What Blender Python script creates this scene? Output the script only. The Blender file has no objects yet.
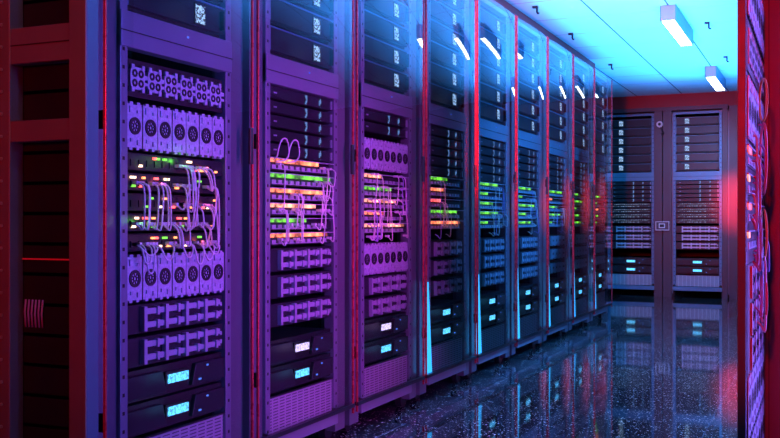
import bpy, math, random
from mathutils import Vector, Matrix
random.seed(7)
S = bpy.context.scene
COL = S.collection
PI = math.pi

# ------------------------------------------------------------------ materials
def sock(n, name): return n.inputs[name]
def mat(name, col, rough=.5, metal=0., spec=.5, noise=0., nscale=30., bump=0., coat=0.):
    m = bpy.data.materials.new(name); m.use_nodes = True
    nt = m.node_tree; b = nt.nodes['Principled BSDF']
    b.inputs['Base Color'].default_value = (*col, 1)
    b.inputs['Roughness'].default_value = rough
    b.inputs['Metallic'].default_value = metal
    b.inputs['Specular IOR Level'].default_value = spec
    b.inputs['Coat Weight'].default_value = coat
    tc = nt.nodes.new('ShaderNodeTexCoord')
    nz = nt.nodes.new('ShaderNodeTexNoise'); nz.inputs['Scale'].default_value = nscale
    nz.inputs['Detail'].default_value = 4
    nt.links.new(tc.outputs['Object'], nz.inputs['Vector'])
    mr = nt.nodes.new('ShaderNodeMapRange')
    mr.inputs['To Min'].default_value = max(rough-.08, .02); mr.inputs['To Max'].default_value = rough+.08
    nt.links.new(nz.outputs['Fac'], mr.inputs['Value']); nt.links.new(mr.outputs[0], b.inputs['Roughness'])
    if noise:
        mx = nt.nodes.new('ShaderNodeMix'); mx.data_type = 'RGBA'
        mx.inputs[6].default_value = (*[c*(1-noise) for c in col], 1)
        mx.inputs[7].default_value = (*[min(1, c*(1+noise)) for c in col], 1)
        nt.links.new(nz.outputs['Fac'], mx.inputs[0]); nt.links.new(mx.outputs[2], b.inputs['Base Color'])
    if bump:
        bp = nt.nodes.new('ShaderNodeBump'); bp.inputs['Strength'].default_value = bump
        nt.links.new(nz.outputs['Fac'], bp.inputs['Height']); nt.links.new(bp.outputs[0], b.inputs['Normal'])
    return m

def emit(name, col, st, base=(.02, .02, .02)):
    m = bpy.data.materials.new(name); m.use_nodes = True
    b = m.node_tree.nodes['Principled BSDF']
    b.inputs['Base Color'].default_value = (*base, 1)
    b.inputs['Emission Color'].default_value = (*col, 1)
    b.inputs['Emission Strength'].default_value = st
    return m

def emit_pattern(name, col, st, scale, thr, dark=.05, stretch=(1, 1, 1)):
    """a lit screen: white-noise cells switch single pixels on or off"""
    m = emit(name, col, st); nt = m.node_tree; b = nt.nodes['Principled BSDF']
    tc = nt.nodes.new('ShaderNodeTexCoord'); mp = nt.nodes.new('ShaderNodeMapping')
    mp.inputs['Scale'].default_value = tuple(scale*s for s in stretch)
    mp.inputs['Location'].default_value = (.5, .5, .5)
    fl = nt.nodes.new('ShaderNodeVectorMath'); fl.operation = 'FLOOR'
    wn = nt.nodes.new('ShaderNodeTexWhiteNoise')
    gt = nt.nodes.new('ShaderNodeMath'); gt.operation = 'GREATER_THAN'; gt.inputs[1].default_value = thr
    mr = nt.nodes.new('ShaderNodeMapRange'); mr.inputs['To Min'].default_value = st*dark; mr.inputs['To Max'].default_value = st
    L = nt.links.new
    L(tc.outputs['Object'], mp.inputs[0]); L(mp.outputs[0], fl.inputs[0]); L(fl.outputs[0], wn.inputs['Vector'])
    L(wn.outputs['Value'], gt.inputs[0]); L(gt.outputs[0], mr.inputs[0]); L(mr.outputs[0], b.inputs['Emission Strength'])
    return m

def glass_mat():
    m = bpy.data.materials.new('door_glass'); m.use_nodes = True; nt = m.node_tree
    nt.nodes.clear(); N = nt.nodes.new; L = nt.links.new
    out = N('ShaderNodeOutputMaterial'); mix = N('ShaderNodeMixShader')
    tr = N('ShaderNodeBsdfTransparent'); tr.inputs[0].default_value = (.93, .95, .98, 1)
    gl = N('ShaderNodeBsdfGlossy'); gl.inputs['Roughness'].default_value = .01
    gl.inputs['Color'].default_value = (1, 1, 1, 1)
    fr = N('ShaderNodeFresnel'); fr.inputs['IOR'].default_value = 1.45
    L(fr.outputs[0], mix.inputs[0]); L(tr.outputs[0], mix.inputs[1]); L(gl.outputs[0], mix.inputs[2])
    L(mix.outputs[0], out.inputs[0]); return m

def maths(nt):
    N = nt.nodes.new; L = nt.links.new
    def m_(op, a, bb=None):
        n = N('ShaderNodeMath'); n.operation = op
        for i, v in enumerate((a, bb)):
            if v is None: continue
            if isinstance(v, (int, float)): n.inputs[i].default_value = v
            else: L(v, n.inputs[i])
        return n.outputs[0]
    return m_

def rail_mat(col):
    m = mat('punched_rail', col, .38, .35); nt = m.node_tree; b = nt.nodes['Principled BSDF']; m_ = maths(nt)
    N = nt.nodes.new; L = nt.links.new
    tc = N('ShaderNodeTexCoord'); sx = N('ShaderNodeSeparateXYZ'); L(tc.outputs['Object'], sx.inputs[0])
    dz = m_('LESS_THAN', m_('FRACT', m_('MULTIPLY', sx.outputs[2], 20)), .2)
    dx = m_('LESS_THAN', m_('ABSOLUTE', m_('SUBTRACT', m_('ABSOLUTE', sx.outputs[0]), .2565)), .005)
    mx = N('ShaderNodeMix'); mx.data_type = 'RGBA'; mx.inputs[6].default_value = (*col, 1); mx.inputs[7].default_value = (.01, .01, .012, 1)
    L(m_('MULTIPLY', dz, dx), mx.inputs[0]); L(mx.outputs[2], b.inputs['Base Color']); return m

def emit_strip(name, col, st, scale=28):
    m = emit(name, col, st); nt = m.node_tree; b = nt.nodes['Principled BSDF']; L = nt.links.new
    tc = nt.nodes.new('ShaderNodeTexCoord'); nz = nt.nodes.new('ShaderNodeTexNoise'); nz.inputs['Scale'].default_value = scale
    mr = nt.nodes.new('ShaderNodeMapRange'); mr.inputs['From Min'].default_value = .38; mr.inputs['From Max'].default_value = .68
    mr.inputs['To Min'].default_value = st*.12; mr.inputs['To Max'].default_value = st*1.5
    L(tc.outputs['Object'], nz.inputs['Vector']); L(nz.outputs['Fac'], mr.inputs['Value']); L(mr.outputs[0], b.inputs['Emission Strength'])
    return m

def vent_mat():
    m = mat('vent_plate', (.42, .42, .5), .5, .3); nt = m.node_tree; b = nt.nodes['Principled BSDF']
    N = nt.nodes.new; L = nt.links.new
    tc = N('ShaderNodeTexCoord'); sx = N('ShaderNodeSeparateXYZ'); L(tc.outputs['Object'], sx.inputs[0])
    def m_(op, a, bb=None):
        n = N('ShaderNodeMath'); n.operation = op
        for i, v in enumerate((a, bb)):
            if v is None: continue
            if isinstance(v, (int, float)): n.inputs[i].default_value = v
            else: L(v, n.inputs[i])
        return n.outputs[0]
    zz = m_('FRACT', m_('MULTIPLY', m_('ADD', sx.outputs[2], 5), 1/.0105))
    xx = m_('FRACT', m_('MULTIPLY', m_('ADD', sx.outputs[0], 5), 1/.044))
    s = m_('MULTIPLY', m_('LESS_THAN', zz, .36), m_('LESS_THAN', xx, .78))
    mx = N('ShaderNodeMix'); mx.data_type = 'RGBA'
    mx.inputs[6].default_value = (.42, .42, .5, 1); mx.inputs[7].default_value = (.1, .1, .13, 1)
    L(s, mx.inputs[0]); L(mx.outputs[2], b.inputs['Base Color']); return m

def ceiling_mat():
    m = mat('ceiling_panel', (.62, .74, .8), .55, 0, .3, .05, 3); nt = m.node_tree; b = nt.nodes['Principled BSDF']
    N = nt.nodes.new; L = nt.links.new
    tc = N('ShaderNodeTexCoord'); sx = N('ShaderNodeSeparateXYZ'); L(tc.outputs['Object'], sx.inputs[0])
    def m_(op, a, bb=None):
        n = N('ShaderNodeMath'); n.operation = op
        for i, v in enumerate((a, bb)):
            if v is None: continue
            if isinstance(v, (int, float)): n.inputs[i].default_value = v
            else: L(v, n.inputs[i])
        return n.outputs[0]
    jx = m_('LESS_THAN', m_('FRACT', m_('DIVIDE', m_('ADD', sx.outputs[0], 0.946+.51*20+.005), .51)), .022)
    jy = m_('LESS_THAN', m_('FRACT', m_('DIVIDE', m_('ADD', sx.outputs[1], .30), .6)), .02)
    prev = b.inputs['Base Color'].links[0].from_socket
    a = N('ShaderNodeMix'); a.data_type = 'RGBA'; a.inputs[7].default_value = (.55, .22, .42, 1)
    L(jy, a.inputs[0]); L(prev, a.inputs[6])
    c = N('ShaderNodeMix'); c.data_type = 'RGBA'; c.inputs[7].default_value = (.03, .04, .06, 1)
    L(jx, c.inputs[0]); L(a.outputs[2], c.inputs[6]); L(c.outputs[2], b.inputs['Base Color']); return m

def floor_mat():
    m = mat('polished_granite', (.012, .014, .02), .05, 0, .9, 0); nt = m.node_tree; b = nt.nodes['Principled BSDF']
    N = nt.nodes.new; L = nt.links.new
    for l in list(b.inputs['Roughness'].links): nt.links.remove(l)
    b.inputs['Roughness'].default_value = .045
    b.inputs['IOR'].default_value = 1.75
    tc = N('ShaderNodeTexCoord'); sx = N('ShaderNodeSeparateXYZ'); L(tc.outputs['Object'], sx.inputs[0])
    def m_(op, a, bb=None):
        n = N('ShaderNodeMath'); n.operation = op
        for i, v in enumerate((a, bb)):
            if v is None: continue
            if isinstance(v, (int, float)): n.inputs[i].default_value = v
            else: L(v, n.inputs[i])
        return n.outputs[0]
    def flecks(scale, thr, rad):
        vo = N('ShaderNodeTexVoronoi'); vo.inputs['Scale'].default_value = scale
        L(tc.outputs['Object'], vo.inputs['Vector'])
        sc = N('ShaderNodeSeparateColor'); L(vo.outputs['Color'], sc.inputs[0])
        return m_('MULTIPLY', m_('GREATER_THAN', sc.outputs[0], thr), m_('LESS_THAN', vo.outputs['Distance'], rad))
    f = m_('MAXIMUM', flecks(75, .84, .30), flecks(170, .90, .40))
    mx = N('ShaderNodeMix'); mx.data_type = 'RGBA'
    mx.inputs[6].default_value = (.014, .016, .022, 1); mx.inputs[7].default_value = (1, .95, .88, 1)
    L(f, mx.inputs[0])
    j = m_('MAXIMUM', m_('LESS_THAN', m_('FRACT', m_('DIVIDE', m_('ADD', sx.outputs[0], 1.635+12+.002), 1.2)), .0045),
           m_('LESS_THAN', m_('FRACT', m_('DIVIDE', m_('ADD', sx.outputs[1], 5.3), 1.2)), .004))
    m2 = N('ShaderNodeMix'); m2.data_type = 'RGBA'; m2.inputs[7].default_value = (.16, .2, .26, 1)
    L(j, m2.inputs[0]); L(mx.outputs[2], m2.inputs[6]); L(m2.outputs[2], b.inputs['Base Color']); return m

M = dict(
    frame=mat('frame_grey', (.23, .24, .32), .38, .35, .5, .08, 12),
    frame_holes=rail_mat((.22, .23, .31)), farframe_holes=rail_mat((.09, .21, .33)), post=mat('post_grey', (.14, .13, .18), .35, .3),
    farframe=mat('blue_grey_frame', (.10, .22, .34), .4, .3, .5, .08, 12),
    dark=mat('dark_steel', (.022, .023, .03), .35, .3, .5, .1, 20),
    black=mat('black_enamel', (.006, .006, .009), .45, 0, .5, .1, 20),
    bezel=mat('bezel_black', (.022, .022, .03), .35, .2, .5, .1, 14),
    edge=mat('red_lit_edge', (.50, .03, .05), .28, .3), bluepost=mat('dark_blue_post', (.08, .11, .18), .4, .2),  # edge: red light on the door edges put into the base colour
    plate=mat('fan_plate', (.50, .52, .66), .45, .25, .5, .5, 110),
    ring=mat('ring_black', (.015, .015, .02), .4),
    hub=mat('hub_grey', (.42, .42, .5), .4, .3),
    handle=mat('drive_handle', (.44, .45, .58), .42, .3),
    side=mat('side_panel_steel', (.20, .16, .17), .5, .3, .4, .18, 9),
    hole=mat('hole_black', (.004, .004, .005), .6),
    cable=mat('cable_white', (.78, .68, .76), .4),
    redcable=mat('cable_red', (.8, .1, .15), .4),
    orange_cable=mat('cable_orange', (.8, .4, .12), .4),
    violet=mat('cable_violet', (.42, .3, .75), .4),
    plug=mat('plug_clear', (.75, .65, .78), .35),
    port=mat('port_black', (.01, .01, .012), .4),
    vent=vent_mat(), glass=glass_mat(),
    wall=mat('wall_paint', (.035, .03, .04), .5, 0, .4, .1, 4),
    pillar=mat('pillar_panel', (.08, .055, .07), .4, .2, .5, .08, 5),
    header=mat('header_dark', (.32, .02, .025), .45, 0, .4, .15, 3),
    lampbox=mat('lamp_housing', (.3, .28, .36), .35, .5),
    dot=mat('rivet', (.5, .48, .5), .35, .6),
    white=mat('plastic_pale', (.7, .68, .72), .4),
    tube=emit('lamp_tube', (.9, .95, 1), 9),
    screen=emit_pattern('status_screen', (.10, .55, 1), 2.3, 420, .38, .35, (1, 1, .7)),
    screen_lilac=emit_pattern('status_screen_lilac', (.68, .55, 1), 1.9, 420, .38, .45, (1, 1, .7)),
    tag=emit_pattern('pixel_tag', (.38, .62, 1), 1.3, 260, .5, .04),
    o=emit('led_orange', (1, .30, .10), 3.2), g=emit('led_green', (.25, 1, .08), 1.6),
    r=emit('led_red', (1, .08, .08), 5), w=emit('led_warm', (1, .62, .42), 4.5),
    b=emit('led_blue', (.08, .25, 1), 1.2), c=emit('led_pale', (.6, .85, 1), 1.6),
    so=emit_strip('strip_orange', (1, .20, .08), 3.2), sg=emit_strip('strip_green', (.22, 1, .05), 1.3),
    sr=emit_strip('strip_red', (1, .1, .1), 3.2), sw=emit_strip('strip_peach', (1, .30, .18), 3.4),
    dots=emit_pattern('blue_dots', (.2, .45, 1), .6, 150, .55, .0), pale_dots=emit_pattern('pale_dots', (.45, .65, 1), .55, 110, .62, .0, (1, 1, 1.3)),
    blue_glint=emit('door_glint_blue', (.03, .42, 1), 1.9),
    ceil=ceiling_mat(), floor=floor_mat())

# ------------------------------------------------------------------ mesh helpers
class MB:
    def __init__(s): s.v = []; s.f = []; s.smooth = []
    def box(s, x0, x1, y0, y1, z0, z1):
        n = len(s.v)
        s.v += [(x0,y0,z0),(x1,y0,z0),(x1,y1,z0),(x0,y1,z0),(x0,y0,z1),(x1,y0,z1),(x1,y1,z1),(x0,y1,z1)]
        for q in ((0,3,2,1),(4,5,6,7),(0,1,5,4),(1,2,6,5),(2,3,7,6),(3,0,4,7)): s.f.append(tuple(n+i for i in q)); s.smooth.append(False)
        return s
    def cb(s, cx, cy, cz, sx, sy, sz): return s.box(cx-sx/2, cx+sx/2, cy-sy/2, cy+sy/2, cz-sz/2, cz+sz/2)
    def prism(s, pts, y0, y1):
        """outline in the XZ plane (counter-clockwise seen from -Y) pushed from y0 to y1"""
        n = len(s.v); k = len(pts)
        s.v += [(p[0], y0, p[1]) for p in pts] + [(p[0], y1, p[1]) for p in pts]
        s.f.append(tuple(n+i for i in range(k))); s.f.append(tuple(n+k+i for i in reversed(range(k)))); s.smooth += [False]*2
        for i in range(k):
            j = (i+1) % k; s.f.append((n+i, n+k+i, n+k+j, n+j)); s.smooth.append(False)
        return s
    def disc(s, cx, y0, y1, cz, r, seg=14):
        return s.prism([(cx+r*math.cos(2*PI*i/seg), cz+r*math.sin(2*PI*i/seg)) for i in range(seg)], y0, y1)
    def ring(s, cx, y0, y1, cz, ri, ro, seg=18):
        n = len(s.v)
        for i in range(seg):
            a = 2*PI*i/seg; c, d = math.cos(a), math.sin(a)
            s.v += [(cx+ro*c, y0, cz+ro*d), (cx+ri*c, y0, cz+ri*d), (cx+ri*c, y1, cz+ri*d), (cx+ro*c, y1, cz+ro*d)]
        for i in range(seg):
            a = n+4*i; b = n+4*((i+1) % seg)
            for q in range(4):
                s.f.append((a+q, b+q, b+(q+1) % 4, a+(q+1) % 4)); s.smooth.append(False)
        return s
    def tube(s, pts, r, seg=6):
        pts = [Vector(p) for p in pts]; n = len(s.v); k = len(pts)
        up = Vector((0, 0, 1)); 
        t0 = (pts[1]-pts[0]).normalized(); a = t0.cross(up)
        if a.length < .1: a = t0.cross(Vector((0, 1, 0)))
        a.normalize()
        for i, p in enumerate(pts):
            t = (pts[min(i+1, k-1)]-pts[max(i-1, 0)]).normalized()
            a = (a-t*a.dot(t)).normalized(); b = t.cross(a)
            for j in range(seg):
                an = 2*PI*j/seg; s.v.append(tuple(p+a*(r*math.cos(an))+b*(r*math.sin(an))))
        for i in range(k-1):
            for j in range(seg):
                q = n+i*seg; jj = (j+1) % seg
                s.f.append((q+j, q+jj, q+seg+jj, q+seg+j)); s.smooth.append(True)
        s.f.append(tuple(n+j for j in reversed(range(seg)))); s.f.append(tuple(n+(k-1)*seg+j for j in range(seg))); s.smooth += [False]*2
        return s
    def build(s, name, m, parent=None, loc=(0, 0, 0), bevel=0):
        me = bpy.data.meshes.new(name); me.from_pydata(s.v, [], s.f); me.update()
        me.polygons.foreach_set('use_smooth', s.smooth)
        me.materials.append(m)
        o = bpy.data.objects.new(name, me); COL.objects.link(o); o.location = loc
        if parent: o.parent = parent
        if bevel:
            bm = o.modifiers.new('bevel', 'BEVEL'); bm.width = bevel; bm.segments = 2; bm.limit_method = 'ANGLE'
        return o

def tag(o, label=None, cat=None, group=None, kind=None):
    if label: o['label'] = label
    if cat: o['category'] = cat
    if group: o['group'] = group
    if kind: o['kind'] = kind
    return o
def empty(name, loc=(0, 0, 0), rz=0):
    o = bpy.data.objects.new(name, None); COL.objects.link(o); o.empty_display_size = .05
    o.location = loc; o.rotation_euler = (0, 0, rz); return o
def copy_tree(o, parent=None):
    c = o.copy(); COL.objects.link(c)
    if parent: c.parent = parent
    for ch in list(o.children): copy_tree(ch, c)
    return c
def smooth_path(p, n=5):
    """Catmull-Rom through the points"""
    p = [Vector(q) for q in p]; p = [p[0]*2-p[1]]+p+[p[-1]*2-p[-2]]; out = []
    for i in range(1, len(p)-2):
        for k in range(n):
            t = k/n
            out.append(.5*((2*p[i])+(p[i+1]-p[i-1])*t+(2*p[i-1]-5*p[i]+4*p[i+1]-p[i+2])*t*t+(3*p[i]-p[i-1]-3*p[i+1]+p[i+2])*t**3))
    out.append(p[-2]); return out

# ------------------------------------------------------------------ equipment prototypes
# local frame: x across, front face at y = 0 looking to -y, z up, origin at the centre of the face
W = .476; H2 = W/2
def chassis(t, h, depth=.55, m='black', name='chassis'):
    return MB().box(-H2+.006, H2-.006, .006, depth, -h/2+.003, h/2-.003).build(name, M[m], t)

def p_server(flip):
    t = empty('rack_server'); h = .104
    chassis(t, h)
    b = MB(); b.box(-H2, H2, -.006, .008, -h/2+.012, h/2-.010)
    b.build('bezel', M['bezel'], t, bevel=.003)
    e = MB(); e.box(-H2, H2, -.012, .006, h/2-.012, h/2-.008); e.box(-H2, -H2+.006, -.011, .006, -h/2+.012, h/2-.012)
    e.build('trim_edge', M['farframe'], t)
    x = (.108 if not flip else -.115)
    MB().box(x-.030, x+.030, -.0085, -.004, -.034, .034).build('display_bezel', M['black'], t)
    MB().box(x-.024, x+.024, -.0100, -.008, -.028, .028).build('display', M['tag'], t)
    MB().box(H2-.022, H2-.014, -.022, -.004, -.03, .03).build('pull_handle', M['dark'], t)
    return t

def p_slim(_):
    t = empty('slim_server'); h = .048
    chassis(t, h)
    MB().box(-H2, H2, -.004, .008, -h/2+.005, h/2-.003).build('bezel', M['bezel'], t, bevel=.0015)
    for x in (.03, .14): MB().cb(x, -.005, 0, .014, .003, .034).build('indicator_lights', M['dots'], t)
    MB().cb(H2-.012, -.007, 0, .006, .008, .03).build('pull_handle', M['handle'], t)
    MB().cb(-H2+.045, -.005, 0, .02, .003, .005).build('badge', M['handle'], t)
    return t

def p_squarefans(_):
    t = empty('blower_panel'); h = .110
    chassis(t, h); MB().box(-H2, H2, -.002, .008, -h/2+.003, h/2-.003).build('bezel', M['black'], t)
    for k in range(6):
        cx = -.190+.076*k; g = MB()
        r = .031
        g.prism([(cx-r, -r*.7), (cx-r*.7, -r), (cx+r*.7, -r), (cx+r, -r*.7), (cx+r, r*.7), (cx+r*.7, r), (cx-r*.7, r), (cx-r, r*.7)], -.009, -.002)
        g.cb(cx+.038, -.005, .006, .024, .006, .012); g.cb(cx+.038, -.005, -.012, .02, .006, .008)
        for sx in (-1, 1):
            for sz in (-1, 1): g.cb(cx+sx*.022, -.007, sz*.031, .012, .008, .014)
        gr = g.build('fan_grille', M['plate'], t)
        d = MB()
        for sx in (-1, 1):
            for sz in (-1, 1): d.ring(cx+sx*.0135, -.0105, -.0085, sz*.0135, .005, .0115, 10)
        d.build('grille_holes', M['ring'], gr)
    return t

def p_fantray(_):
    t = empty('fan_tray'); h = .135
    chassis(t, h); MB().box(-H2, H2, -.002, .006, -h/2+.003, h/2-.003).build('backplate', M['black'], t)
    n = 7; w = W/n
    for k in range(n):
        cx = -H2+w*(k+.5); a = w*.5-.0022; hh = .061
        pts = []
        # lower edge left to right with tabs, then the upper edge right to left
        for u, dz in ((-1, 0), (-.7, 0), (-.7, -.006), (-.3, -.006), (-.3, .001), (.25, .001), (.25, -.006), (.6, -.006), (.6, 0), (1, 0)):
            pts.append((cx+u*a, -hh+dz))
        for u, dz in ((1, 0), (.75, 0), (.75, .006), (.35, .006), (.35, -.002), (-.2, -.002), (-.2, .006), (-.65, .006), (-.65, 0), (-1, 0)):
            pts.append((cx+u*a, hh+dz))
        st = -.010 if k % 2 else -.009
        md = MB().prism(pts, st, .0)
        md.cb(cx-a*.55, st-.002, .045, .012, .004, .018); md.cb(cx+a*.5, st-.002, -.046, .014, .004, .014)
        md.cb(cx+a*.4, st-.002, .04, .008, .004, .008); md.cb(cx-a*.5, st-.002, -.04, .008, .004, .01)
        mo = md.build('fan_module', M['plate'], t)
        MB().ring(cx, st-.003, st, 0, .0155, .0245, 20).ring(cx, st-.0025, st, 0, .005, .0085, 12).build('fan_ring', M['ring'], mo)
        f = MB()
        for q in range(8):
            an = 2*PI*q/8+.2; c, s_ = math.cos(an), math.sin(an)
            f.prism([(cx+.009*c-.0016*s_, .009*s_+.0016*c), (cx+.009*c+.0016*s_, .009*s_-.0016*c),
                     (cx+.0155*c+.0016*s_, .0155*s_-.0016*c), (cx+.0155*c-.0016*s_, .0155*s_+.0016*c)], st-.002, st)
        f.build('fan_blades', M['ring'], mo)
    return t

def p_switch(v):
    t = empty('network_switch'); h = .055
    chassis(t, h, .3)
    MB().box(-H2, H2, -.003, .008, -h/2+.004, h/2-.006).build('front_panel', M['bezel'], t, bevel=.001)
    p = MB()
    for k in range(12): p.cb(-.205+.035*k, -.004, -.004, .022, .004, .018)
    p.build('port_row', M['port'], t)
    rnd = random.Random(v)
    for c in 'og' 'rw':
        n = {'o': 3, 'g': 2, 'r': 2, 'w': 2}[c]; l = MB()
        for k in range(n):
            x = rnd.uniform(-H2+.02, H2-.03); l.cb(x, -.006, rnd.choice((.012, -.012)), rnd.uniform(.008, .02), .006, .006)
        l.build('port_light', M[c], t)
    return t

def p_strip(v):          # v = colour + how much of the width is lit
    t = empty('lit_switch'); h = .05
    chassis(t, h, .3)
    MB().box(-H2, H2, .0, .008, -h/2+.003, h/2-.014).build('front_panel', M['bezel'], t)
    c = v[0]; f = float(v[1:])
    MB().box(-H2+.004, -H2+.004+f*W, -.0075, -.001, h/2-.019, h/2-.006).build('light_strip', M['s'+c], t)
    MB().box(-H2, H2, -.014, .006, h/2-.006, h/2-.003).build('lip', M['handle'], t)
    pts = [(-.214, -.018), (.204, -.018)]
    for k in reversed(range(10)):
        x = -.2+.042*k; pts += [(x+.013, -.015), (x+.013, -.003), (x-.013, -.003), (x-.013, -.015)]
    p = MB().prism(pts, -.005, .001)
    p.build('port_row', M['handle'], t)
    return t

def p_drive(_):
    t = empty('drive_shelf'); h = .088
    chassis(t, h); MB().box(-H2, H2, -.002, .008, -h/2+.004, h/2-.004).build('bezel', M['bezel'], t)
    for k in range(4):
        x = -.165+.098*k
        b = MB()
        b.cb(x, -.010, 0, .013, .015, .070)
        for z in (.020, -.018):
            b.cb(x+.049, -.006, z, .086 if k < 3 else .070, .010, .016)
            b.cb(x+.060, -.009, z, .010, .014, .024)
        b.build('drive_handle', M['handle'], t)
    MB().cb(H2-.015, -.005, .012, .010, .005, .012).cb(H2-.015, -.005, -.014, .010, .005, .012).build('release_clip', M['handle'], t)
    return t

def p_display(v):
    t = empty('control_unit'); h = .094
    chassis(t, h); MB().box(-H2, H2, .002, .010, -h/2+.003, h/2-.003).build('bezel', M['black'], t)
    MB().prism([(-H2, -.034), (-.062, -.034), (-.082, .030), (-H2, .030)], -.012, .004).build('face_plate', M['bezel'], t, bevel=.002)
    MB().prism([(.062, -.034), (H2-.004, -.034), (H2-.004, .030), (.082, .030)], -.012, .004).build('face_plate', M['bezel'], t, bevel=.002)
    MB().cb(0, -.001, 0, .118, .008, .044).build('screen_bezel', M['black'], t)
    MB().cb(0, -.006, 0, .098, .004, .026).build('screen', M['screen' if v == 'c' else 'screen_lilac'], t)
    MB().cb(.10, -.013, -.02, .012, .003, .005).cb(.14, -.013, .018, .008, .003, .005).build('status_light', M['b'], t)
    return t

def p_vent(_):
    t = empty('vent_panel'); h = .136
    MB().box(-H2, H2, -.004, .006, -h/2+.003, h/2-.003).build('louvred_plate', M['vent'], t, bevel=.001)
    MB().box(-H2, H2, -.009, .0, h/2-.006, h/2-.001).build('upper_lip', M['bezel'], t)
    return t

def p_ledpanel(_):
    t = empty('patch_unit'); h = .06
    chassis(t, h); MB().box(-H2, H2, -.003, .008, -h/2+.003, h/2-.003).build('bezel', M['bezel'], t)
    for z in (.011, -.013): MB().cb(0, -.004, z, .42, .003, .0075).build('indicator_lights', M['pale_dots'], t)
    return t

PROTO = {}
MAKE = dict(server=p_server, slim=p_slim, sqfan=p_squarefans, fan=p_fantray, switch=p_switch, strip=p_strip,
            drive=p_drive, disp=p_display, vent=p_vent, led=p_ledpanel)
def unit(kind, var, mtx):
    key = (kind, var)
    if key in PROTO: o = copy_tree(PROTO[key])
    else: o = PROTO[key] = MAKE[kind](var)
    o.matrix_world = mtx
    return o

# ------------------------------------------------------------------ rack
RECESS = .035
def make_rack(side_open=False, door=True, framemat='frame'):
    """origin on the floor, centre of the front edge; door plane at y = 0"""
    t = empty('server_rack')
    fm = M[framemat]; rm = M[framemat+'_holes']; D = .95; hw = .355; y0 = RECESS; FL = -.04
    for s in (-1, 1):
        a, b = sorted((s*(H2+.001), s*(H2+.032)))
        MB().box(a, b, y0-.014, y0+.03, .10, 2.10).build('mounting_rail', rm, t, bevel=.002)
        a, b = sorted((s*(H2+.034), s*hw))
        if not door and framemat != 'frame': pass
        MB().box(a, b, y0-.002, y0+.06, .0, 2.10).build('corner_post', M['post'], t)
        if not (side_open and s < 0):
            a, b = sorted((s*(hw-.012), s*hw))
            MB().box(a, b, y0+.06, D, .08, 2.09).build('side_panel', M['dark'], t)
    MB().box(-hw, hw, D-.01, D, .08, 2.09).build('rear_panel', M['black'], t)
    MB().box(-hw, hw, y0-.012, D, 2.085, 2.11).build('top_panel', M['dark'], t)
    MB().box(-H2-.032, H2+.032, y0-.018, y0+.02, 1.312, 1.412).build('cross_panel', fm, t, bevel=.002)
    MB().box(-H2-.032, H2+.032, y0-.016, D, .035, .082).build('base_plinth', fm, t, bevel=.002)
    MB().box(-H2-.032, H2+.032, y0-.016, y0+.02, 2.075, 2.10).build('top_rail', fm, t)
    MB().box(-H2-.033, H2+.033, y0-.0195, y0-.0170, 1.355, 1.358).build('panel_seam', M['hole'], t)
    MB().cb(.03, y0-.0195, 1.385, .005, .004, .005).build('lock_light', M['b'], t)
    for sx in (-1, 1):
        for yy in (y0+.05, D-.1):
            MB().disc(sx*.29, yy-.014, yy+.014, FL+.034, .034, 14).cb(sx*.29, yy, FL+.070, .03, .05, .04).build('caster', M['dark'], t)
    if door:
        d = empty('glass_door'); d.parent = t
        dw = .362
        g = MB(); n = 16; zs = (.10, 2.10)
        for i in range(n+1):
            u = -1+2*i/n; x = u*(dw-.012); y = -.004-.011*(1-u*u)
            for z in zs: g.v.append((x, y, z))
        for i in range(n):
            g.f.append((2*i, 2*i+2, 2*i+3, 2*i+1)); g.smooth.append(True)
        g.build('glass_pane', M['glass'], d)
        for s in (-1, 1):
            a, b = sorted((s*(dw-.006), s*dw))
            MB().box(a, b, -.007, .002, .06, 2.11).build('door_stile', M['edge'], d, bevel=.001)
        MB().box(-dw, dw, -.010, .006, .085, .100).build('bottom_rail', M['dark'], d)
        MB().box(dw-.030, dw-.012, -.014, -.004, 1.02, 1.14).build('door_latch', M['dark'], d, bevel=.002)
        for z in (.3, 1.1, 1.9):
            MB().cb(-dw+.006, .012, z, .006, .018, .05).build('hinge', M['dark'], d)
    return t

ORD = ['first', 'second', 'third', 'fourth', 'fifth', 'sixth', 'seventh', 'eighth', 'ninth']
Y0, P, AX = 2.363-.7535/2, .7535, -1.719
SERV = [('server', None, 1.470+.105*k) for k in range(6)]
LOW = [('disp', 'l', .368), ('disp', 'c', .272), ('vent', None, .152)]
LOW2 = [('disp', 'c', .368)]+LOW[1:]
def strips(seq): return [('strip', v, 1.035-.053*i) for i, v in enumerate(seq)]
LAY = {
 0: [('sqfan', None, 1.232), ('fan', None, 1.098)] + [('switch', i, 1.000-.057*i) for i in range(5)] + [('fan', None, .672)] + [('drive', None, .556), ('drive', None, .463)],
 1: [('slim', None, 1.285-.05*i) for i in range(5)] + strips(['o.75', 'g.95', 'o.85', 'w.7', 'g.55', 'o.9']) + [('drive', None, .695), ('drive', None, .600), ('drive', None, .500)],
 2: [('slim', None, 1.285-.05*i) for i in range(2)] + [('fan', None, 1.12)] + strips(['w.4', 'g.6', 'w.7', 'o.45', 'w.9', 'g.7'])[0:6] + [('fan', None, .655)] + [('drive', None, .556), ('drive', None, .463)],
}
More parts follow.
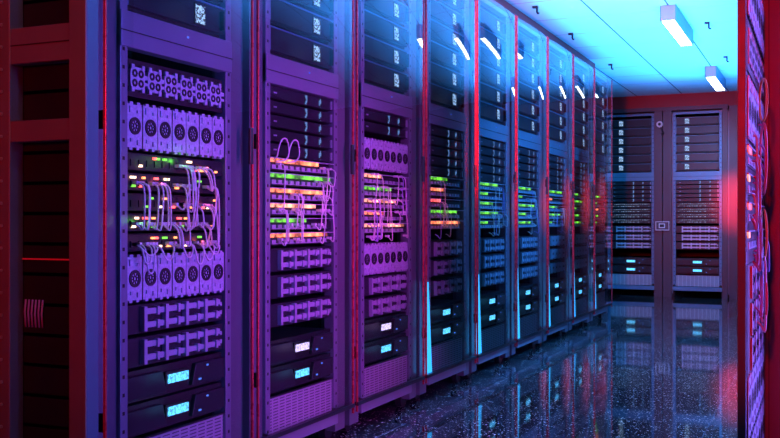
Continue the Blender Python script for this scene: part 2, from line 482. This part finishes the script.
# keep the strips of the third rack under its fan tray
LAY[2] = [(k, v, z-.02) if k == 'strip' else (k, v, z) for k, v, z in LAY[2]]
LAY[2] = [u if not (u[0] == 'fan' and u[2] < .7) else ('fan', None, .672) for u in LAY[2]]
LAY[2] = [u for u in LAY[2] if not (u[0] == 'strip' and u[2] < .765)]
MIX = [['g.5', 'o.4', 'r.3', 'g.8', 'o.9'], ['g.7', 'g.3', 'g.5', 'g.7', 'g.3'], ['g.6', 'g.2', 'g.8', 'g.4', 'g.6'],
       ['g.8', 'o.2', 'g.5', 'g.7', 'g.2'], ['g.3', 'g.6', 'g.2', 'g.4', 'g.5'], ['g.5', 'g.2', 'o.3', 'g.3', 'g.2']]
for r in range(3, 9):
    LAY[r] = [('slim', None, 1.285-.05*i) for i in range(5)] + [('strip', v, 1.035-.055*i) for i, v in enumerate(MIX[r-3])] + \
             [('drive', None, .695), ('drive', None, .600), ('drive', None, .500)]
FAR = [('slim', None, 1.285-.05*i) for i in range(5)] + [('led', i, 1.028-.062*i) for i in range(4)] + [('drive', None, .745-.095*i) for i in range(3)]
NAME = {'server': ('black server with small lit blue display', 'server', 'servers with blue displays'),
        'slim': ('slim black server', 'server', 'slim servers'),
        'sqfan': ('black panel of six square fan grilles', 'fan panel', None),
        'fan': ('tray of seven round fans', 'fan tray', 'fan trays'),
        'switch': ('black switch with tiny coloured lights', 'network switch', 'switches with small lights'),
        'strip': ('switch with glowing %s strip', 'network switch', 'switches with glowing strips'),
        'drive': ('black shelf of four double drive handles', 'drive shelf', 'drive shelves'),
        'disp': ('control unit with lit %s screen', 'control unit', 'control units'),
        'vent': ('louvred vent panel at the base', 'vent panel', 'vent panels'),
        'led': ('black patch unit with pale light dots', 'patch unit', 'patch units')}
CN = {'o': 'orange', 'g': 'green', 'r': 'red', 'w': 'peach'}

def fill(layout, base, where, flip=False):
    cnt = {}
    tot = {}
    for k, v, z in layout: tot[k] = tot.get(k, 0)+1
    for k, v, z in sorted(layout, key=lambda q: -q[2]):
        i = cnt.get(k, 0); cnt[k] = i+1
        if k == 'server': v = flip
        o = unit(k, v, base @ Matrix.Translation((0, RECESS, z)))
        lab, cat, grp = NAME[k]
        if k == 'strip': lab = lab % CN[v[0]]
        if k == 'disp': lab = lab % ('cyan' if v == 'c' else 'lilac')
        pos = (ORD[i]+' down in ') if tot[k] > 1 else 'in '
        if tot[k] == 2: pos = ('upper one in ' if i == 0 else 'lower one in ')
        o['label'] = lab+', '+pos+where
        o['category'] = cat
        if grp: o['group'] = grp
        elif 'group' in o: del o['group']

WH = ['nearest left rack', 'second left rack', 'third left rack', 'fourth left rack', 'fifth left rack', 'sixth left rack',
      'seventh left rack', 'eighth left rack', 'ninth left rack']
BASES = []
rk0 = make_rack(True); rk1 = make_rack(False)
for r in range(9):
    rk = rk0 if r == 0 else (rk1 if r == 1 else copy_tree(rk1))
    rk.location = (AX, Y0+P*(r+.5), 0); rk.rotation_euler = (0, 0, PI/2)
    tag(rk, ['tall glass-door server rack nearest the camera in the left row, purple lit',
             'second glass-door server rack from the camera in the left row',
             'third glass-door server rack from the camera in the left row'][r] if r < 3 else
        '%s glass-door server rack from the camera in the left row' % ORD[r] if r < 8 else
        'farthest glass-door server rack, ninth in the left row', 'server rack', 'glass-door racks of the left row')
    base = Matrix.Translation(rk.location) @ Matrix.Rotation(PI/2, 4, 'Z'); BASES.append(base)
    fill(SERV+LAY[r]+(LOW if r in (1, 2) else LOW2), base, WH[r])
    if r >= 3:       # lit door edge put in as a glowing blue wedge beside the hinge
        MB().prism([(-.330, .10), (-.262, .10), (-.306, .54), (-.312, .54)], .006, .016).build('door_glint', M['blue_glint'], rk).visible_shadow = True

# end panel of the nearest rack: windowed frame closing the row, seen face-on at the left
rx = empty('end_frame', (AX, 1.935, 0)); tag(rx, 'riveted steel end frame with dark openings, at the left of the nearest rack', 'rack frame')
def bx(m, name, a, parent=rx, bevel=.002): return MB().box(*a).build(name, M[m], parent, bevel=bevel)
bx('bluepost', 'corner_post', (-.055, 0, .004, .048, -.04, 2.14))
bx('side', 'upright', (-.056, -.001, 0, .004, -.04, 2.14), bevel=.001)
bx('side', 'upright', (-.42, -.262, .001, .05, -.04, 2.14))
bx('side', 'upright', (-1.0, -.90, .004, .05, -.04, 2.14))
for z0, z1 in ((1.252, 1.348), (1.044, 1.10), (2.06, 2.14), (-.04, .1)):
    bx('side', 'cross_bar', (-.90, -.056, .0045, .045, z0, z1))
bx('hole', 'bar_seam', (-.90, -.06, .0035, .006, 1.300, 1.303), bevel=0)
riv = MB()
for k in range(34): riv.disc(-.290, -.003, .002, .1+.06*k, .0045, 10)
riv.build('rivets', M['dot'], rx)
sl = MB()
for k in range(24): sl.box(-.90, -.056, .052, .056, .12+.082*k, .12+.082*k+.072)
sl.build('inner_slats', M['black'], rx)
bx('redcable', 'shelf_edge', (-.262, -.056, .046, .051, .728, .732), bevel=0)
cl = MB(); rr = random.Random(5)
for k in range(6): cl.tube([(-.252+.012*k, .049, .62), (-.252+.012*k, .045, .60-.02*rr.random()), (-.252+.012*k, .049, .545)], .0025)
cl.build('wire_stubs', M['violet'], rx)

# ------------------------------------------------------------------ cables
def cable(base, p0, p1, out, droop, m, label, group, r=.0026, plugs=True, name='patch_cable'):
    t = empty(name); t.matrix_world = base
    a = Vector(p0); b = Vector(p1); mid = (a+b)/2
    sgn = -1
    pts = [a, a+Vector((0, -out*.55, 0)), a+Vector(((b.x-a.x)*.12+.006, -out, -.014)), mid+Vector((.008, -out*1.05, -droop*.6)),
           b+Vector(((a.x-b.x)*.1+.004, -out, -droop)), b+Vector((0, -out*.5, -droop*.4)), b]
    o = MB().tube(smooth_path(pts, 5), r, 6).build('cord', M[m], t)
    if plugs:
        for p in (a, b): MB().cb(p.x, p.y-.008, p.z, .011, .018, .009).build('plug', M['plug'], t)
    tag(t, label, 'cable', group)
    return t
rr = random.Random(11)
zs = [1.000-.057*i-.004 for i in range(5)]
xs = [-.205+.035*k for k in range(12)]
lab = 'white looped patch cable on the small-light switches of the nearest left rack'
plan = [(0, 1), (1, 1), (2, 1), (4, 1), (5, 1), (6, 1)]
for x0, x1, a, b in ((0, 0, 1, 3), (.35, .3, 1, 3), (.7, .6, 1, 3), (2, 1.8, 1, 3), (2.4, 2.1, 1, 3), (3.1, 3.4, 1, 3), (3.5, 3.7, 1, 3),
                     (5.6, 6, 0, 2), (6, 6.3, 0, 2), (6.4, 6.7, 0, 1), (6.9, 7.2, 0, 2), (7.3, 7.4, 0, 1), (8.5, 9.6, 0, 1), (9.1, 9.9, 0, 1), (9.5, 10.2, 0, 2),
                     (6, 5.2, 1, 2), (7, 6.4, 1, 3), (7.4, 6.8, 1, 3), (5.2, 5.6, 1, 3), (10, 9.2, 1, 3), (10.4, 10.6, 1, 4),
                     (7, 7.4, 2, 3), (7.6, 8, 2, 3), (9, 9.5, 2, 3), (9.6, 10.1, 2, 4), (6, 6.5, 2, 4),
                     (4, 4.6, 3, 4), (4.4, 5, 3, 4), (4.8, 5.4, 3, 4), (8.8, 9.2, 3, 4), (9.4, 8.9, 3, 4), (7.8, 8.4, 3, 4)):
    p0 = (-.205+.035*x0, RECESS-.004, zs[a]); p1 = (-.205+.035*x1, RECESS-.004, zs[b])
    cable(BASES[0], p0, p1, rr.uniform(.026, .04), rr.uniform(.004, .02), 'cable', lab, 'patch cables of the nearest left rack')
for x0, x1, d in ((0, 1.2, .05), (.4, 1.6, .075), (2.4, 4.2, .045), (5.4, 6.8, .04), (7, 8.4, .06), (8.2, 10, .05), (9.2, 10.8, .035), (0, 2, .03)):
    p0 = (-.205+.035*x0, RECESS-.004, zs[4]); p1 = (-.205+.035*x1, RECESS-.004, zs[4])
    t = empty('patch_cable'); t.matrix_world = BASES[0]
    a = Vector(p0); b = Vector(p1); mid = (a+b)/2
    MB().tube(smooth_path([a, a+Vector((0, -.03, -.012)), mid+Vector((-.01, -.034, -d)), mid+Vector((.012, -.034, -d)), b+Vector((0, -.03, -.012)), b], 6), .0026, 6).build('cord', M['cable'], t)
    for p in (a, b): MB().cb(p.x, p.y-.008, p.z, .011, .018, .009).build('plug', M['plug'], t)
    tag(t, 'white patch cable hanging in a low loop, nearest left rack', 'cable', 'hanging cable loops of the nearest left rack')
for r, n in ((1, 24), (2, 24), (3, 8), (4, 10), (5, 10), (6, 9), (7, 8), (8, 6)):
    z0 = 1.045; grp = 'patch cables of the '+WH[r]
    for k in range(n):
        x = rr.choice((rr.uniform(-.2, -.02), rr.uniform(.08, .2))) if r < 3 else rr.uniform(-.2, .2)
        a = rr.randint(0, 3); b = min(5, a+rr.randint(1, 3))
        if r == 1 and k < 2: a, b, x = 0, 0, -.21+.075*k
        za = z0-.053*a-.01; zb = z0-.053*b-.012
        if r == 1 and k < 2:
            t = empty('patch_cable'); t.matrix_world = BASES[r]
            MB().tube(smooth_path([(x, .034, 1.045), (x-.004, .01, 1.06), (x-.008, .0, 1.09), (x+.006, -.005, 1.118), (x+.035, -.005, 1.122), (x+.058, 0, 1.10), (x+.060, .0, 1.07), (x+.045, .006, 1.05), (x+.02, .032, 1.043)], 6), .0026).build('cord', M['cable'], t)
            tag(t, 'pale cable arching above the glowing strips, second left rack', 'cable', 'arching cables of the second left rack')
            continue
        cable(BASES[r], (x, RECESS-.006, za), (x+rr.uniform(-.03, .03), RECESS-.006, zb), rr.uniform(.02, .034), rr.uniform(.004, .02),
              'cable' if rr.random() < .7 or r < 2 else 'violet', 'thin looped patch cable over the glowing switches of the '+WH[r], grp, r=.0022, plugs=(r < 3))

# ------------------------------------------------------------------ far racks in the end wall
FY = 11.54
for i, (cx, w) in enumerate(((-2.04, 'left far rack'), (-1.287, 'right far rack'))):
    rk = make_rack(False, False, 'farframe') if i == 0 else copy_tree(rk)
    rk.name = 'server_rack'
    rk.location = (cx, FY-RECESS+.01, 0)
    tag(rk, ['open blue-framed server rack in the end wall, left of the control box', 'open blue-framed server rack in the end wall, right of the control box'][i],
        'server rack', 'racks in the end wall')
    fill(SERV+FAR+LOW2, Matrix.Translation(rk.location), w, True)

# ------------------------------------------------------------------ room
def struct(name, a, m, bevel=0):
    o = MB().box(*a).build(name, M[m], bevel=bevel); o['kind'] = 'structure'; return o
XL, XR, YB, YF, ZC, ZF = -2.85, 3.0, -2.6, 12.7, 2.31, -.04
struct('floor', (XL-.3, XR, YB, YF, -.15, ZF), 'floor')
struct('ceiling', (XL-.3, XR, YB, YF, ZC, ZC+.1), 'ceil')
struct('wall_left', (XL-.3, XL, YB, YF, ZF, ZC), 'wall')
struct('wall_right', (XR, XR+.1, YB, YF, ZF, ZC), 'wall')
struct('wall_back', (XL-.3, XR, YB-.1, YB, ZF, ZC), 'wall')
struct('wall_far', (XL, XR, YF-.1, YF, ZF, ZC), 'wall')
struct('trim_1', (XL, XR, FY-.03, YF-.1, 2.15, ZC), 'header')
struct('trim_2', (XL, -2.04-.357, FY-.0, YF-.1, ZF, 2.15), 'pillar')
struct('trim_3', (-1.765, -1.675, FY-.035, FY+.02, ZF, 2.12), 'pillar')
struct('trim_4', (-1.665, -1.57, FY-.035, FY+.02, ZF, 2.12), 'pillar')
struct('trim_5', (-1.012, -.955, FY-.03, FY+.3, ZF, 2.12), 'pillar')
struct('trim_6', (-.938, XR, FY-.035, FY+.3, ZF, 2.15), 'pillar')
struct('trim_7', (-2.42, -.95, FY-.040, FY-.0, 2.12, 2.165), 'pillar')
# soffit above the row
struct('trim_8', (XL, -1.92, YB, 9.0, 2.24, ZC), 'header')

# lamps
def lamp():
    t = empty('ceiling_lamp')
    MB().box(-.048, .048, 0, 1.0, -.105, 0).build('housing', M['lampbox'], t, bevel=.003)
    MB().box(-.040, .040, .012, .985, -.112, -.1045).build('diffuser', M['tube'], t)
    MB().box(-.053, -.048, 0, 1.0, -.108, 0).box(.048, .053, 0, 1.0, -.108, 0).build('edge_trim', M['farframe'], t)
    return t
L0 = lamp()
for i, (y, lb) in enumerate(((6.76, 'white box ceiling lamp, the nearer and larger of the two in the aisle'), (9.57, 'white box ceiling lamp, the smaller one close to the end wall'),
                             (3.9, 'white box ceiling lamp overhead, seen as a reflection in the glass doors'), (1.1, 'white box ceiling lamp overhead near the camera'))):
    o = L0 if i == 0 else copy_tree(L0)
    o.location = (-.946, y, ZC); tag(o, lb, 'ceiling lamp', 'ceiling lamps over the aisle')
# hooks
h0 = None
for i, (x, y, lb) in enumerate(((-1.77, 6.43, 'small black ceiling hook nearest above the glass doors'), (-1.77, 7.46, 'small black ceiling hook midway along the glass doors'),
                            (-1.78, 9.07, 'small black ceiling hook past the end of the dark soffit'), (-.75, 7.46, 'small black ceiling hook right of the nearer lamp'),
                            (-.757, 9.06, 'small black ceiling hook right of the farther lamp'))):
    if h0 is None:
        h0 = empty('ceiling_hook')
        MB().box(-.03, .006, -.012, .012, -.014, 0).build('mount', M['dark'], h0)
        MB().tube([(0, 0, -.008), (0, 0, -.04), (.004, 0, -.05), (.016, 0, -.05)], .007, 8).build('hook', M['black'], h0); o = h0
    else: o = copy_tree(h0)
    o.location = (x, y, ZC); tag(o, lb, 'hook', 'ceiling hooks')
# access control box and camera on the far pillar
t = empty('control_box', (-1.668, FY-.035, .785)); tag(t, 'pale wall control box on the pillar between the two far racks', 'control box')
MB().box(-.078, .078, -.03, 0, -.052, .052).build('casing', M['pillar'], t, bevel=.004)
f_ = MB(); f_.box(-.078, .078, -.034, -.029, .044, .052).box(-.078, .078, -.034, -.029, -.052, -.044).box(-.078, -.070, -.034, -.029, -.044, .044).box(.070, .078, -.034, -.029, -.044, .044)
f_.build('rim', M['white'], t)
MB().box(-.04, .03, -.036, -.029, -.026, .028).build('screen', M['white'], t)
MB().box(-.03, .02, -.038, -.035, -.014, .018).build('screen_glass', M['black'], t)
t = empty('security_camera', (-1.70, FY-.035, 1.965)); tag(t, 'small round camera with curled lead high on the far pillar', 'camera')
MB().disc(0, -.035, 0, 0, .036, 18).build('body', M['white'], t); MB().disc(0, -.042, -.034, 0, .017, 14).build('lens', M['black'], t)
MB().tube(smooth_path([(.01, -.012, -.03), (.02, -.016, -.07), (.045, -.016, -.10), (.03, -.012, -.125), (.012, -.01, -.105)], 5), .007, 8).build('lead', M['black'], t)

# ------------------------------------------------------------------ open cabinet at the right edge
cb = empty('cabinet', (-.140, 2.775, 0)); tag(cb, 'steel cabinet at the right edge with its door swung open toward the camera', 'cabinet')
def cx_(m, name, a, bevel=.002): return MB().box(*a).build(name, M[m], cb, bevel=bevel)
cx_('side', 'front_post', (0, .075, 0, .06, -.04, 2.14)); cx_('side', 'front_post', (.62, .70, 0, .06, -.04, 2.14))
cx_('hole', 'post_seam', (.014, .016, -.0015, .001, 0, 2.14), 0)
cx_('side', 'cross_bar', (.075, .62, .004, .05, 2.04, 2.14)); cx_('side', 'cross_bar', (.075, .62, .004, .05, -.04, .1)); cx_('side', 'cross_bar', (.075, .62, .004, .05, 1.28, 1.38))
cx_('dark', 'side_panel', (0, .012, .06, .95, 0, 2.14), 0); cx_('dark', 'side_panel', (.69, .70, .06, .95, 0, 2.14), 0)
cx_('black', 'rear_panel', (.012, .69, .94, .95, 0, 2.14), 0); cx_('dark', 'top_panel', (.012, .69, .06, .94, 2.12, 2.14), 0)
# swung door: local frame, x along the door from its free edge (near the camera), face at y=0 looking to world +X
DB = Matrix.Translation((-.138, 2.43, 0)) @ Matrix.Rotation(PI/2, 4, 'Z')
dr = empty('swing_door'); dr.parent = cb; dr.matrix_parent_inverse = Matrix.Identity(4)
dr.location = (.002, 2.43-2.775, 0); dr.rotation_euler = (0, 0, PI/2)
MB().box(-.334, .335, .003, .016, .02, 2.13).build('door_sheet', M['dark'], dr)
MB().box(-.340, -.322, 0, .0165, .02, 2.13).build('edge_strip', M['bluepost'], dr, bevel=.001)
MB().box(.315, .340, 0, .0165, .02, 2.13).build('edge_strip', M['edge'], dr, bevel=.001)
fc = W/1.0
def on_door(kind, var, z, lb, cat, grp=None):
    """equipment faces mounted on the inside of the swung door"""
    src = MAKE[kind](var)
    for ch in list(src.children):
        if ch.name.startswith('chassis'): bpy.data.objects.remove(ch, do_unlink=True); continue
        ch.data.transform(Matrix.Diagonal((1.3, .3, 1, 1)))
    for ch in list(src.children):
        for g in ch.children: g.data.transform(Matrix.Diagonal((1.3, .3, 1, 1)))
    src.parent = dr; src.location = (.003, .0, z)
    return src
for kind, z in (('fan', 1.33), ('sqfan', 1.20), ('fan', 1.07), ('fan', .44), ('fan', .30)):
    s_ = on_door(kind, None, z, '', ''); s_.name = 'fan_array'
for z in (.97, .91, .85, .79):
    s_ = on_door('strip', rr.choice(['g.2', 'w.1', 'o.15', 'r.2']), z, '', ''); s_.name = 'port_panel'
for z in (.70, .62, .545):
    s_ = on_door('drive', None, z, '', ''); s_.name = 'latch_panel'
for k in range(14):
    m = rr.choice(['violet', 'cable', 'violet', 'redcable']); z = rr.uniform(.74, 1.08); x = rr.uniform(-.2, .2)
    cable(DB, (x, -.004, z), (x+rr.uniform(-.05, .05), -.004, z-rr.uniform(.05, .16)), rr.uniform(.006, .018), .02, m,
          'thin looped cable on the inner face of the swung-open cabinet door', 'thin cables on the swung door', plugs=False)
for z, x, R_, m, lb in ((.98, .16, .085, 'redcable', 'big red cable loop, upper one on the swung cabinet door'), (.985, .16, .072, 'redcable', 'red cable loop nested inside the big upper red loop'),
                    (.65, .14, .06, 'redcable', 'red cable loop, lowest on the swung cabinet door'), (1.12, .20, .05, 'orange_cable', 'orange cable loop at the top of the cable tangle'),
                    (.80, .2, .06, 'orange_cable', 'orange cable loop between the upper and lowest red loops')):
    t = empty('cable_loop'); t.matrix_world = DB
    x = .02; pts = [(x+R_*1.0*math.cos(2*PI*k/24)-.0, -.015+.011*math.cos(2*PI*k/24), z+R_*math.sin(2*PI*k/24)) for k in range(25)]
    MB().tube(pts, .0028, 8).build('cord', M[m], t); tag(t, lb, 'cable', 'cable loops on the swung door')

# ------------------------------------------------------------------ lights
def area(loc, rot, size, sy, col, e, spread=180):
    l = bpy.data.lights.new('area', 'AREA'); l.shape = 'RECTANGLE'; l.size = size; l.size_y = sy; l.color = col; l.energy = e
    l.spread = math.radians(spread)
    o = bpy.data.objects.new('area_light', l); COL.objects.link(o); o.location = loc; o.rotation_euler = rot; return o
def spot(loc, target, col, e, ang=70, blend=.6, rad=.05):
    l = bpy.data.lights.new('spot', 'SPOT'); l.color = col; l.energy = e; l.spot_size = math.radians(ang); l.spot_blend = blend; l.shadow_soft_size = rad
    o = bpy.data.objects.new('spot_light', l); COL.objects.link(o); o.location = loc
    o.rotation_euler = (Vector(target)-Vector(loc)).to_track_quat('-Z', 'Y').to_euler(); return o
# added blue uplight, floating unseen over the aisle, washing the ceiling
area((-.95, 6.3, 1.45), (PI, 0, 0), 1.3, 7.8, (.035, .31, 1), 370, 145)
# purple wash on the near racks
area((-.20, 2.28, 1.05), (PI/2, 0, PI/2), .3, 1.7, (.15, .12, 1), 20, 150)
area((-.20, 3.1, .85), (PI/2, 0, PI/2-.25), .35, 1.4, (.80, .07, .95), 16, 112)
# blue wash on the far half
spot((.2, 5.8, 2.15), (-1.8, 6.6, .9), (.04, .32, 1), 520, 100, .8)
spot((-.9, 8.4, 2.1), (-1.75, 11.5, 1.0), (.04, .42, 1), 210, 48, .9)
# violet light on the inside of the swung door
area((.25, 2.74, 1.0), (PI/2, 0, PI*.75), .12, 1.6, (.26, .15, 1), 6, 100)
def glow(base, x, z, col, e):
    l = bpy.data.lights.new('led', 'POINT'); l.color = col; l.energy = e; l.shadow_soft_size = .004
    o = bpy.data.objects.new('led_light', l); COL.objects.link(o); o.location = base @ Vector((x, RECESS-.022, z))
# bright port lights throwing colour on the switch fronts
glow(BASES[0], -.01, 1.012, (.15, 1, .05), .05)
glow(BASES[0], .13, 1.0, (1, .15, .1), .02)
glow(BASES[0], -.19, .832, (.15, 1, .05), .02)
glow(BASES[0], .12, .89, (1, .1, .2), .02)
glow(BASES[0], -.10, .945, (1, .15, .3), .02)
glow(BASES[0], .10, .775, (1, .15, .1), .02)
# red wash on the soffit and the header
spot((-1.0, 3.5, 1.3), (-2.1, 7.5, 2.24), (1, .01, .01), 450, 60, .8)
spot((-1.3, 8.6, 1.6), (-1.5, 11.5, 2.23), (1, .02, .03), 14, 36, .9)
# red from behind the camera, along the aisle
spot((-1.35, -1.8, 1.5), (-2.1, 4.0, 1.0), (1, .003, .008), 250, 38, .9)
spot((-.10, -.6, 1.5), (-.10, 2.8, .9), (1, .0, .01), 200, 24, .3)
spot((-.75, 9.3, 1.2), (-.82, 11.5, 1.05), (1, .02, .04), 420, 22, 1)
w = bpy.data.worlds.new('world'); S.world = w; w.use_nodes = True
w.node_tree.nodes['Background'].inputs[0].default_value = (.02, .02, .06, 1); w.node_tree.nodes['Background'].inputs[1].default_value = .2

# ------------------------------------------------------------------ camera
cam = bpy.data.cameras.new('camera'); co = bpy.data.objects.new('camera', cam); COL.objects.link(co)
cam.sensor_width = 36; cam.lens = 36*962/780; cam.clip_start = .02
co.location = (0, 0, .83); co.rotation_euler = (PI/2, 0, math.radians(24.08))
cam.shift_y = 3/780
S.camera = co
# lift everything so that the floor lies at z = 0
for o in list(COL.objects):
    if o.parent is None: o.location.z += .04
S.view_settings.view_transform = 'Standard'; S.view_settings.look = 'None'; S.view_settings.gamma = 1; S.view_settings.exposure = 0
S.view_settings.use_curve_mapping = False
